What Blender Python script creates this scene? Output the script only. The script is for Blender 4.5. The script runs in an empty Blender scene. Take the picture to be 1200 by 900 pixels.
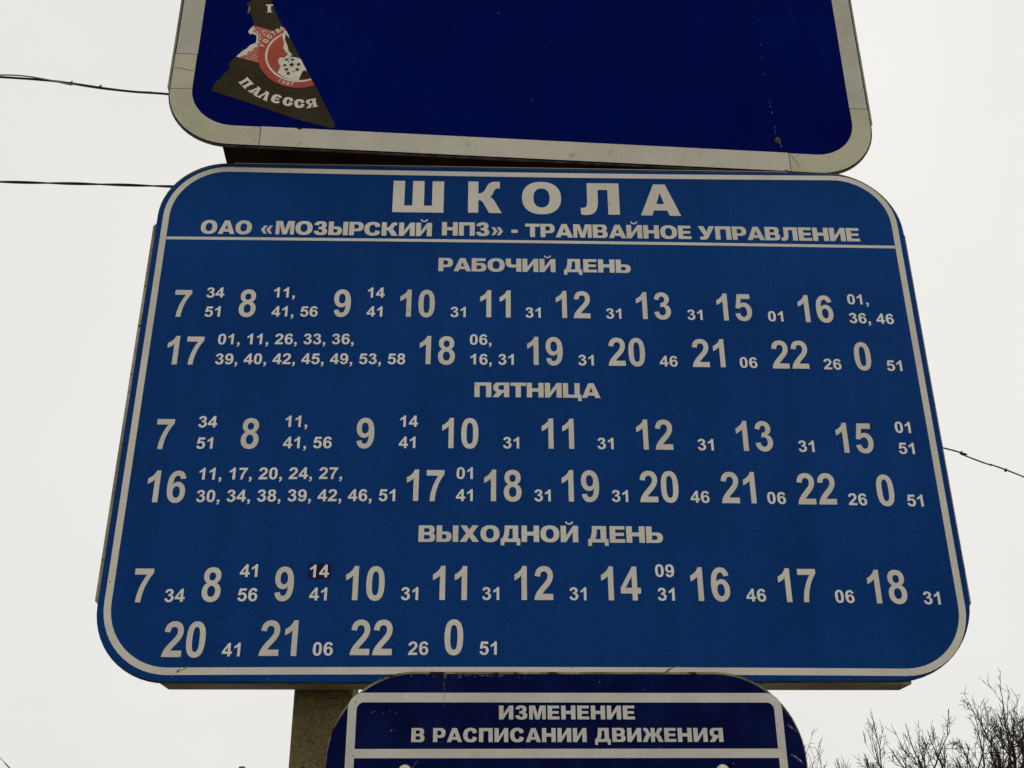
import bpy, math, random
from mathutils import Vector, Matrix, Euler
from mathutils.geometry import tessellate_polygon

R = math.radians
scene = bpy.context.scene
COL = scene.collection

# ------------------------------------------------------------------ camera
ZB = 1.83                       # height of the timetable's lower stripe above the ground
cam_data = bpy.data.cameras.new("camera")
cam_data.lens = 39.0
cam_data.sensor_width = 36.0
cam_data.clip_start = 0.05
cam_data.clip_end = 3000.0
cam = bpy.data.objects.new("camera", cam_data)
cam.location = (-0.0701, -1.2480, ZB - 0.2282)
cam.rotation_euler = Euler((2.0055973, 0.00415764, -0.03012767), 'XYZ')
COL.objects.link(cam)
scene.camera = cam

# ------------------------------------------------------------------ overcast sky and veiled sun
SUN_EL, SUN_ROT = R(42), R(200)
world = bpy.data.worlds.new("World")
scene.world = world
world.use_nodes = True
wn, wl = world.node_tree.nodes, world.node_tree.links
wn.clear()
w_out = wn.new('ShaderNodeOutputWorld')
w_bg = wn.new('ShaderNodeBackground')
w_bg.inputs['Strength'].default_value = 0.1
w_sky = wn.new('ShaderNodeTexSky')
w_sky.sky_type = 'NISHITA'
w_sky.sun_disc = False
w_sky.sun_elevation = SUN_EL
w_sky.sun_rotation = SUN_ROT
w_sky.dust_density = 4.0
w_cloud = wn.new('ShaderNodeTexNoise')
w_cloud.inputs['Scale'].default_value = 1.6
w_cloud.inputs['Detail'].default_value = 5.0
w_ramp = wn.new('ShaderNodeMapRange')
w_ramp.inputs['From Min'].default_value = 0.25
w_ramp.inputs['From Max'].default_value = 0.75
w_ramp.inputs['To Min'].default_value = 7.6
w_ramp.inputs['To Max'].default_value = 8.7
w_tint = wn.new('ShaderNodeMix'); w_tint.data_type = 'RGBA'; w_tint.blend_type = 'MULTIPLY'
w_tint.inputs[0].default_value = 1.0
w_tint.inputs[7].default_value = (1.0, 0.992, 0.968, 1)
w_mix = wn.new('ShaderNodeMix'); w_mix.data_type = 'RGBA'
w_mix.inputs[0].default_value = 0.985      # cloud cover hides nearly all of the blue sky
w_tc = wn.new('ShaderNodeTexCoord')
wl.new(w_tc.outputs['Generated'], w_cloud.inputs['Vector'])
wl.new(w_cloud.outputs['Fac'], w_ramp.inputs['Value'])
wl.new(w_ramp.outputs['Result'], w_tint.inputs[6])
wl.new(w_sky.outputs['Color'], w_mix.inputs[6])
wl.new(w_tint.outputs[2], w_mix.inputs[7])
wl.new(w_mix.outputs[2], w_bg.inputs['Color'])
wl.new(w_bg.outputs['Background'], w_out.inputs['Surface'])

sun_data = bpy.data.lights.new("sun", 'SUN')
sun_data.energy = 0.5
sun_data.angle = R(30)
sun_data.color = (1.0, 0.96, 0.9)
sun = bpy.data.objects.new("sun", sun_data)
# behind the signs (towards +Y), high on the right
sun_dir = Vector((math.sin(R(20)) * math.cos(SUN_EL), math.cos(R(20)) * math.cos(SUN_EL), math.sin(SUN_EL)))
sun.rotation_euler = sun_dir.to_track_quat('Z', 'Y').to_euler()
w_sky.sun_rotation = R(20)
COL.objects.link(sun)

scene.view_settings.view_transform = 'Standard'
scene.view_settings.look = 'None'
scene.view_settings.exposure = 0.0
scene.view_settings.gamma = 1.0

# ------------------------------------------------------------------ helpers
def material(name, base, alt=None, scale=8.0, detail=6.0, rough=0.6, spec=0.25, lo=0.4, hi=0.6,
             grain=0.0, grain_scale=900.0, spots=None, spot_scale=60.0, spot_at=0.68, bump=0.0, stretch=None,
             metallic=0.0, streak=0.0):
    """Principled surface: base colour blotched with alt, fine grain, and dark or rusty spots."""
    m = bpy.data.materials.new(name)
    m.use_nodes = True
    n, l = m.node_tree.nodes, m.node_tree.links
    p = n['Principled BSDF']
    p.inputs['Roughness'].default_value = rough
    p.inputs['Specular IOR Level'].default_value = spec
    p.inputs['Metallic'].default_value = metallic
    tc = n.new('ShaderNodeTexCoord')
    vec = tc.outputs['Object']
    if stretch:
        mp = n.new('ShaderNodeMapping')
        mp.inputs['Scale'].default_value = stretch
        l.new(vec, mp.inputs['Vector'])
        vec = mp.outputs['Vector']
    col = None
    def noise(sc, det, v=None):
        t = n.new('ShaderNodeTexNoise')
        t.inputs['Scale'].default_value = sc
        t.inputs['Detail'].default_value = det
        l.new(v or vec, t.inputs['Vector'])
        return t.outputs['Fac']
    def mixc(fac, a, b, mode='MIX'):
        x = n.new('ShaderNodeMix'); x.data_type = 'RGBA'; x.blend_type = mode
        for sock, val in ((x.inputs[0], fac), (x.inputs[6], a), (x.inputs[7], b)):
            if isinstance(val, (tuple, list)): sock.default_value = (*val, 1.0)
            elif isinstance(val, float): sock.default_value = val
            else: l.new(val, sock)
        return x.outputs[2]
    def ramp(v, a, b, c=0.0, d=1.0):
        x = n.new('ShaderNodeMapRange')
        x.inputs['From Min'].default_value = a; x.inputs['From Max'].default_value = b
        x.inputs['To Min'].default_value = c; x.inputs['To Max'].default_value = d
        l.new(v, x.inputs['Value'])
        return x.outputs['Result']
    col = base
    if alt:
        col = mixc(ramp(noise(scale, detail), lo, hi), base, alt)
    if spots:
        col = mixc(ramp(noise(spot_scale, 4.0), spot_at, spot_at + 0.05), col, spots)
    if streak:                     # faint rain runs and uneven fading down the sheet
        mp2 = n.new('ShaderNodeMapping'); mp2.inputs['Scale'].default_value = (34.0, 1.0, 1.6)
        l.new(tc.outputs['Object'], mp2.inputs['Vector'])
        s1 = ramp(noise(1.0, 5.0, mp2.outputs['Vector']), 0.3, 0.7, 1 - streak, 1 + streak)
        s2 = ramp(noise(2.2, 2.0, tc.outputs['Object']), 0.3, 0.7, 1 - streak * 1.6, 1 + streak * 1.6)
        sm = n.new('ShaderNodeMath'); sm.operation = 'MULTIPLY'
        l.new(s1, sm.inputs[0]); l.new(s2, sm.inputs[1])
        sc_ = n.new('ShaderNodeCombineColor')
        for k in range(3): l.new(sm.outputs[0], sc_.inputs[k])
        col = mixc(1.0, col, sc_.outputs[0], 'MULTIPLY')
    if grain:
        g = noise(grain_scale, 1.0, tc.outputs['Object'])
        g2 = noise(grain_scale * 0.35, 2.0, tc.outputs['Object'])
        a = ramp(g, 0.3, 0.7, 1 - grain, 1 + grain)
        b = ramp(g2, 0.3, 0.7, 1 - grain * 0.6, 1 + grain * 0.6)
        mm = n.new('ShaderNodeMath'); mm.operation = 'MULTIPLY'
        l.new(a, mm.inputs[0]); l.new(b, mm.inputs[1])
        cc = n.new('ShaderNodeCombineColor')
        for k in range(3): l.new(mm.outputs[0], cc.inputs[k])
        col = mixc(1.0, col, cc.outputs[0], 'MULTIPLY')
    if isinstance(col, tuple): p.inputs['Base Color'].default_value = (*col, 1)
    else: l.new(col, p.inputs['Base Color'])
    if bump:
        b = n.new('ShaderNodeBump')
        b.inputs['Strength'].default_value = bump
        b.inputs['Distance'].default_value = 0.002
        l.new(noise(grain_scale * 0.3, 3.0, tc.outputs['Object']), b.inputs['Height'])
        l.new(b.outputs['Normal'], p.inputs['Normal'])
    return m

M = {
 'blue':   material('blue_sheeting', (0.0042, 0.051, 0.220), (0.0026, 0.041, 0.185), 3, rough=0.6, spec=0.05, grain=0.18, grain_scale=800, spots=(0.004, 0.038, 0.17), spot_scale=24, spot_at=0.72, streak=0.07),
 'navy':   material('navy_sheeting', (0.0006, 0.0055, 0.112), (0.0005, 0.0035, 0.085), 3, rough=0.7, spec=0.012, grain=0.2, grain_scale=700, streak=0.08),
 'ghost':  material('glue_residue', (0.0006, 0.0075, 0.128), (0.0005, 0.0055, 0.108), 30, rough=0.7, spec=0.012, grain=0.22, grain_scale=700),
 'deep':   material('dark_navy_sheeting', (0.0032, 0.0062, 0.048), (0.0050, 0.0100, 0.068), 22, rough=0.7, spec=0.012, grain=0.24, grain_scale=700),
 'vinyl':  material('white_vinyl', (0.78, 0.725, 0.615), (0.69, 0.64, 0.54), 9, rough=0.6, spec=0.15, grain=0.05, grain_scale=500, spots=(0.60, 0.53, 0.40), spot_scale=45, spot_at=0.69),
 'minutes': material('white_minute_vinyl', (0.90, 0.86, 0.77), (0.84, 0.80, 0.71), 14, rough=0.6, spec=0.15, grain=0.04, grain_scale=500),
 'band':   material('grey_white_band', (0.70, 0.655, 0.58), (0.62, 0.585, 0.515), 18, rough=0.6, spec=0.15, grain=0.05, grain_scale=500, spots=(0.42, 0.36, 0.26), spot_scale=60, spot_at=0.71),
 'yellowed': material('yellowed_band', (0.60, 0.565, 0.395), (0.52, 0.49, 0.335), 16, rough=0.55, spec=0.15, grain=0.05, grain_scale=500, spots=(0.36, 0.33, 0.2), spot_scale=70, spot_at=0.71),
 'pinkish': material('pinkish_grey_band', (0.66, 0.61, 0.50), (0.60, 0.55, 0.44), 14, rough=0.55, spec=0.15, grain=0.05, grain_scale=500, spots=(0.48, 0.42, 0.33), spot_scale=30, spot_at=0.68),
 'greyband': material('grey_band', (0.56, 0.54, 0.45), (0.50, 0.48, 0.39), 20, rough=0.55, spec=0.15, grain=0.05, grain_scale=500, spots=(0.3, 0.27, 0.2), spot_scale=80, spot_at=0.7),
 'rim':    material('weathered_rim', (0.075, 0.055, 0.03), (0.17, 0.155, 0.11), 40, rough=0.7, spec=0.2, grain=0.2, grain_scale=400),
 'rim_grey': material('grey_rim', (0.028, 0.032, 0.034), (0.075, 0.078, 0.07), 16, rough=0.6, spec=0.2, grain=0.15, grain_scale=400),
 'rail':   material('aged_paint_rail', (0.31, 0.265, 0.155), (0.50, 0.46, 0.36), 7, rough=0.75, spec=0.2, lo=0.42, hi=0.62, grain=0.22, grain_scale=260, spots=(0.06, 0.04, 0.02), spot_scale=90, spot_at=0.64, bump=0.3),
 'dark_rail': material('rusty_shaded_rail', (0.05, 0.026, 0.012), (0.02, 0.012, 0.008), 14, rough=0.85, spec=0.1, grain=0.25, grain_scale=260, spots=(0.11, 0.045, 0.018), spot_scale=50, spot_at=0.66, bump=0.3),  # rust brown, with the shade under the upper sign put into the colour
 'post':   material('olive_grey_post', (0.180, 0.145, 0.066), (0.150, 0.120, 0.053), 14, rough=0.8, spec=0.12, grain=0.25, grain_scale=420, spots=(0.045, 0.034, 0.016), spot_scale=170, spot_at=0.63, bump=0.4),
 'backing': material('grey_backing_with_rust', (0.33, 0.30, 0.20), (0.16, 0.13, 0.07), 26, rough=0.8, spec=0.15, grain=0.2, grain_scale=300, spots=(0.045, 0.018, 0.008), spot_scale=45, spot_at=0.56),
 'dark':   material('dark_dirt', (0.02, 0.015, 0.008), rough=0.9, spec=0.05),
 'chip':   material('chipped_film', (0.42, 0.42, 0.40), (0.2, 0.2, 0.24), 300, rough=0.8),
 'scratch': material('scratched_film', (0.20, 0.21, 0.22), (0.08, 0.11, 0.18), 200, rough=0.8),
 'rust':   material('rusty_steel', (0.19, 0.13, 0.07), (0.05, 0.03, 0.015), 200, rough=0.9, bump=0.5),
 'rivet':  material('painted_rivet', (0.74, 0.74, 0.58), (0.6, 0.6, 0.46), 90, rough=0.5, spec=0.3),
 'paper_black': material('faded_black_print', (0.048, 0.038, 0.018), (0.037, 0.030, 0.014), 30, rough=0.75, spec=0.1, grain=0.22, grain_scale=700),
 'paper_black_dark': material('black_print_line', (0.035, 0.027, 0.013), rough=0.75, spec=0.1),
 'print_red': material('faded_red_print', (0.50, 0.100, 0.062), (0.44, 0.085, 0.052), 40, rough=0.7, spec=0.1, grain=0.1, grain_scale=700),
 'print_pink': material('faded_ornament_print', (0.62, 0.17, 0.14), (0.53, 0.14, 0.11), 90, rough=0.7, spec=0.1, grain=0.1, grain_scale=700),
 'print_white': material('print_white', (0.82, 0.77, 0.65), (0.72, 0.67, 0.55), 60, rough=0.7, spec=0.1, grain=0.08, grain_scale=700),
 'patch':  material('dark_patch', (0.016, 0.009, 0.070), (0.010, 0.012, 0.085), 80, rough=0.6, spec=0.1, grain=0.2, grain_scale=700),
 'bark':   material('dark_bark', (0.028, 0.022, 0.016), (0.05, 0.041, 0.030), 30, rough=0.9, spec=0.1),
 'wire':   material('black_wire', (0.03, 0.027, 0.02), rough=0.7),
 'wire_grey': material('grey_wire', (0.30, 0.29, 0.26), rough=0.6),
 'pole':   material('concrete_pole', (0.28, 0.27, 0.24), (0.2, 0.19, 0.17), 20, rough=0.9),
 'steel_pole': material('dull_steel_pole', (0.12, 0.115, 0.08), (0.08, 0.07, 0.045), 20, rough=0.7),
 'ground': material('winter_grass_and_soil', (0.10, 0.085, 0.05), (0.16, 0.14, 0.09), 1.5, rough=0.95, grain=0.2, grain_scale=30),
 'paving': material('asphalt_path', (0.06, 0.058, 0.055), (0.085, 0.082, 0.076), 3, rough=0.9, grain=0.3, grain_scale=120),
 'kerb':   material('concrete_kerb', (0.3, 0.29, 0.27), (0.22, 0.21, 0.19), 10, rough=0.9),
}

def tag(o, label, cat, group=None):
    o['label'] = label
    o['category'] = cat
    if group: o['group'] = group
    return o

def thing(name, loc, label, cat, group=None, rotz=0.0):
    o = bpy.data.objects.new(name, None)
    o.empty_display_size = 0.1
    o.location = loc
    o.rotation_euler = (0, 0, rotz)
    COL.objects.link(o)
    return tag(o, label, cat, group)

def link_mesh(name, verts, faces, mat, parent=None, smooth=False):
    me = bpy.data.meshes.new(name)
    me.from_pydata(verts, [], faces)
    me.materials.append(mat)
    if smooth:
        for p in me.polygons: p.use_smooth = True
    me.update()
    o = bpy.data.objects.new(name, me)
    COL.objects.link(o)
    o.parent = parent
    return o

def plate(name, shapes, mat, parent, front, back, close_back=False):
    """shapes: list of [outer, hole, hole...] contours in (x, z); front faces -Y at y=front, walls reach y=back."""
    V, Fc = [], []
    for loops in shapes:
        base = len(V)
        flat = []
        for lp in loops:
            flat += lp
        n = len(flat)
        V += [(x, front, z) for x, z in flat]
        V += [(x, back, z) for x, z in flat]
        tris = tessellate_polygon([[Vector((x, z, 0)) for x, z in lp] for lp in loops])
        for a, b, c in tris:
            ax, az = flat[a]; bx, bz = flat[b]; cx, cz = flat[c]
            if (bx - ax) * (cz - az) - (bz - az) * (cx - ax) < 0: b, c = c, b
            Fc.append((base + a, base + b, base + c))
            if close_back: Fc.append((base + n + a, base + n + c, base + n + b))
        k = 0
        for i, lp in enumerate(loops):
            m = len(lp)
            area = sum(lp[j][0] * lp[(j + 1) % m][1] - lp[(j + 1) % m][0] * lp[j][1] for j in range(m))
            ccw = (area > 0) == (i == 0)
            for j in range(m):
                a, b = base + k + j, base + k + (j + 1) % m
                q = (a, a + n, b + n, b)
                Fc.append(q if ccw else q[::-1])
            k += m
    return link_mesh(name, V, Fc, mat, parent)

def rrect(x0, x1, z0, z1, r, seg=14, sub=16, warp=None):
    """rounded rectangle, counter-clockwise; r may be one radius or four (BR, TR, TL, BL)"""
    rs = r if isinstance(r, (tuple, list)) else (r,) * 4
    P = []
    for (cx, cz, a0, q) in ((x1, z0, -90, rs[0]), (x1, z1, 0, rs[1]), (x0, z1, 90, rs[2]), (x0, z0, 180, rs[3])):
        ox = cx + (-q if cx == x1 else q); oz = cz + (-q if cz == z1 else q)
        for i in range(seg + 1):
            a = R(a0 + 90 * i / seg)
            P.append((ox + q * math.cos(a), oz + q * math.sin(a)))
    Q = []
    for i, a in enumerate(P):
        b = P[(i + 1) % len(P)]
        Q.append(a)
        if math.hypot(b[0] - a[0], b[1] - a[1]) > 0.1:
            for k in range(1, sub):
                Q.append((a[0] + (b[0] - a[0]) * k / sub, a[1] + (b[1] - a[1]) * k / sub))
    return [warp(*q) for q in Q] if warp else Q

def box(name, x0, x1, y0, y1, z0, z1, mat, parent=None, bevel=0.0):
    b = min(bevel, (x1 - x0) / 2.1, (y1 - y0) / 2.1)
    if b <= 0:
        ring = [(x0, y0), (x1, y0), (x1, y1), (x0, y1)]
    else:
        ring = []
        for cx, cy, a0 in ((x1 - b, y0 + b, -90), (x1 - b, y1 - b, 0), (x0 + b, y1 - b, 90), (x0 + b, y0 + b, 180)):
            for i in range(4):
                a = R(a0 + 30 * i)
                ring.append((cx + b * math.cos(a), cy + b * math.sin(a)))
    n = len(ring)
    V = [(x, y, z0) for x, y in ring] + [(x, y, z1) for x, y in ring]
    F = [tuple(range(n))[::-1], tuple(range(n, 2 * n))] + [(i, (i + 1) % n, n + (i + 1) % n, n + i) for i in range(n)]
    return link_mesh(name, V, F, mat, parent)

class Tubes:
    def __init__(s): s.V, s.F = [], []
    def add(s, pts, rad, sides=5, cap=True):
        n0 = len(s.V)
        prev = None
        for i, p in enumerate(pts):
            d = (pts[min(i + 1, len(pts) - 1)] - pts[max(i - 1, 0)])
            d = d.normalized() if d.length > 1e-9 else Vector((0, 0, 1))
            if prev is None:
                u = d.cross(Vector((0.31, 0.17, 0.94)))
                if u.length < 1e-3: u = d.cross(Vector((1, 0, 0)))
            else:
                u = prev - d * prev.dot(d)
            u.normalize(); prev = u
            v = d.cross(u)
            r = rad[i] if isinstance(rad, (list, tuple)) else rad
            for k in range(sides):
                a = 2 * math.pi * k / sides
                s.V.append(tuple(p + u * (math.cos(a) * r) + v * (math.sin(a) * r)))
        for i in range(len(pts) - 1):
            for k in range(sides):
                a = n0 + i * sides + k; b = n0 + i * sides + (k + 1) % sides
                s.F.append((a, b, b + sides, a + sides))
        if cap:
            s.F.append(tuple(n0 + k for k in range(sides))[::-1])
            m = n0 + (len(pts) - 1) * sides
            s.F.append(tuple(m + k for k in range(sides)))
    def build(s, name, mat, parent=None, smooth=True):
        return link_mesh(name, s.V, s.F, mat, parent, smooth)

# ------------------------------------------------------------------ lettering: outlines drawn by hand
H = 1466.0
def path(txt, w=1.0, sx=0.0):
    """small outline language: M x,z  L x,z  Q cx,cz x,z  (several contours allowed)"""
    out, cur = [], []
    tk = txt.replace(',', ' ').split()
    i = 0
    mode = 'L'
    def pop():
        nonlocal i
        v = (float(tk[i]) * w + sx, float(tk[i + 1])); i += 2
        return v
    while i < len(tk):
        if tk[i] in 'MLQZ':
            mode = tk[i]; i += 1
            if mode == 'M':
                if cur: out.append(cur)
                cur = [pop()]; mode = 'L'
            continue
        if mode == 'L': cur.append(pop())
        else:
            p0 = cur[-1]; c = pop(); p1 = pop()
            for k in range(1, 6):
                t = k / 5
                cur.append(((1-t)**2*p0[0] + 2*t*(1-t)*c[0] + t*t*p1[0], (1-t)**2*p0[1] + 2*t*(1-t)*c[1] + t*t*p1[1]))
    if cur: out.append(cur)
    clean = []
    for c in out:
        d = [c[0]]
        for q in c[1:]:
            if abs(q[0]-d[-1][0]) + abs(q[1]-d[-1][1]) > 1: d.append(q)
        if abs(d[0][0]-d[-1][0]) + abs(d[0][1]-d[-1][1]) < 1: d.pop()
        clean.append(d)
    return clean

def ell(cx, cz, rx, rz, n=28, e=2.25, a0=0, a1=360):
    P = []
    closed = abs(a1 - a0) >= 360
    for i in range(n if closed else n + 1):
        a = R(a0 + (a1 - a0) * i / n)
        c, s = math.cos(a), math.sin(a)
        P.append((cx + rx * math.copysign(abs(c) ** (2 / e), c), cz + rz * math.copysign(abs(s) ** (2 / e), s)))
    return P

DIGITS = {
 '0': (1139, "M 561 1472 Q 774 1472 894 1320 Q 1037 1140 1037 723 Q 1037 307 893 125 Q 774 -25 561 -25 Q 347 -25 216 139.5 Q 85 304 85 726 Q 85 1140 229 1322 Q 348 1472 561 1472 M 561 1239 Q 510 1239 470 1206.5 Q 430 1174 408 1090 Q 379 981 379 723 Q 379 465 405 368.5 Q 431 272 470.5 240 Q 510 208 561 208 Q 612 208 652 240.5 Q 692 273 714 357 Q 743 465 743 723 Q 743 981 717 1077.5 Q 691 1174 651.5 1206.5 Q 612 1239 561 1239"),
 '1': (1139, "M 806 0 L 525 0 L 525 1059 Q 371 915 162 846 L 162 1101 Q 272 1137 401 1237.5 Q 530 1338 578 1472 L 806 1472"),
 '2': (1139, "M 1036 261 L 1036 0 L 51 0 Q 67 148 147 280.5 Q 227 413 463 632 Q 653 809 696 872 Q 754 959 754 1044 Q 754 1138 703.5 1188.5 Q 653 1239 564 1239 Q 476 1239 424 1186 Q 372 1133 364 1010 L 84 1038 Q 109 1270 241 1371 Q 373 1472 571 1472 Q 788 1472 912 1355 Q 1036 1238 1036 1064 Q 1036 965 1000.5 875.5 Q 965 786 888 688 Q 837 623 704 501 Q 571 379 535.5 339 Q 500 299 478 261"),
 '3': (1139, "M 77 389 L 349 422 Q 362 318 419 263 Q 476 208 557 208 Q 644 208 703.5 274 Q 763 340 763 452 Q 763 558 706 620 Q 649 682 567 682 Q 513 682 438 661 L 469 890 Q 583 887 643 939.5 Q 703 992 703 1079 Q 703 1153 659 1197 Q 615 1241 542 1241 Q 470 1241 419 1191 Q 368 1141 357 1045 L 98 1089 Q 125 1222 179.5 1301.5 Q 234 1381 331.5 1426.5 Q 429 1472 550 1472 Q 757 1472 882 1340 Q 985 1232 985 1096 Q 985 903 774 788 Q 900 761 975.5 667 Q 1051 573 1051 440 Q 1051 247 910 111 Q 769 -25 559 -25 Q 360 -25 229 89.5 Q 98 204 77 389"),
 '4': (1139, "M 638 0 L 638 295 L 38 295 L 38 541 L 674 1472 L 910 1472 L 910 542 L 1092 542 L 1092 295 L 910 295 L 910 0 M 638 542 L 638 1043 L 301 542"),
 '5': (1139, "M 91 377 L 371 406 Q 383 311 442 255.5 Q 501 200 578 200 Q 666 200 727 271.5 Q 788 343 788 487 Q 788 622 727.5 689.5 Q 667 757 570 757 Q 449 757 353 650 L 125 683 L 269 1446 L 1012 1446 L 1012 1183 L 482 1183 L 438 934 Q 532 981 630 981 Q 817 981 947 845 Q 1077 709 1077 492 Q 1077 311 972 169 Q 829 -25 575 -25 Q 372 -25 244 84 Q 116 193 91 377"),
 '6': (1139, "M 1040 1107 L 768 1077 Q 758 1161 716 1201 Q 674 1241 607 1241 Q 518 1241 456.5 1161 Q 395 1081 379 828 Q 484 952 640 952 Q 816 952 941.5 818 Q 1067 684 1067 472 Q 1067 247 935 111 Q 803 -25 596 -25 Q 374 -25 231 147.5 Q 88 320 88 713 Q 88 1116 237 1294 Q 386 1472 624 1472 Q 791 1472 900.5 1378.5 Q 1010 1285 1040 1107 M 403 494 Q 403 357 466 282.5 Q 529 208 610 208 Q 688 208 740 269 Q 792 330 792 469 Q 792 612 736 678.5 Q 680 745 596 745 Q 515 745 459 681.5 Q 403 618 403 494"),
 '7': (1139, "M 87 1185 L 87 1446 L 1048 1446 L 1048 1241 Q 929 1124 806 905 Q 683 686 618.5 439.5 Q 554 193 555 0 L 284 0 Q 291 303 409 618 Q 527 933 724 1185"),
 '8': (1139, "M 329 790 Q 220 836 170.5 916.5 Q 121 997 121 1093 Q 121 1257 235.5 1364 Q 350 1471 561 1471 Q 770 1471 885.5 1364 Q 1001 1257 1001 1093 Q 1001 991 948 911.5 Q 895 832 799 790 Q 921 741 984.5 647 Q 1048 553 1048 430 Q 1048 227 918.5 100 Q 789 -27 574 -27 Q 374 -27 241 78 Q 84 202 84 418 Q 84 537 143 636.5 Q 202 736 329 790 M 387 1072 Q 387 988 434.5 941 Q 482 894 561 894 Q 641 894 689 941.5 Q 737 989 737 1073 Q 737 1152 689.5 1199.5 Q 642 1247 564 1247 Q 483 1247 435 1199 Q 387 1151 387 1072 M 361 441 Q 361 325 420.5 260 Q 480 195 569 195 Q 656 195 713 257.5 Q 770 320 770 438 Q 770 541 712 603.5 Q 654 666 565 666 Q 462 666 411.5 595 Q 361 524 361 441"),
 ',': (569, "M 136 281 L 417 281 L 417 80 Q 417 -42 396 -112 Q 375 -182 316.5 -237.5 Q 258 -293 168 -325 L 113 -209 Q 198 -181 234 -132 Q 270 -83 272 0 L 136 0"),
 ' ': (569, ""),
}
def digit(ch):
    if ch == '9':
        return 1139, [[(1146 - x, 1447 - z) for x, z in c] for c in path(DIGITS['6'][1])]
    adv, t = DIGITS[ch]
    return adv, path(t)

def dbowl(x0, z0, x1, z1, sharp=0.45):
    """D-shaped counter or bowl, flat on the left"""
    xs = x1 - (z1 - z0) * sharp
    xs = max(xs, x0 + (x1 - x0) * 0.2)
    pts = [(x0, z0), (xs, z0)]
    pts += ell(xs, (z0 + z1) / 2, x1 - xs, (z1 - z0) / 2, n=10, e=2.2, a0=-90, a1=90)[1:-1]
    pts += [(xs, z1), (x0, z1)]
    return pts

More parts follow.
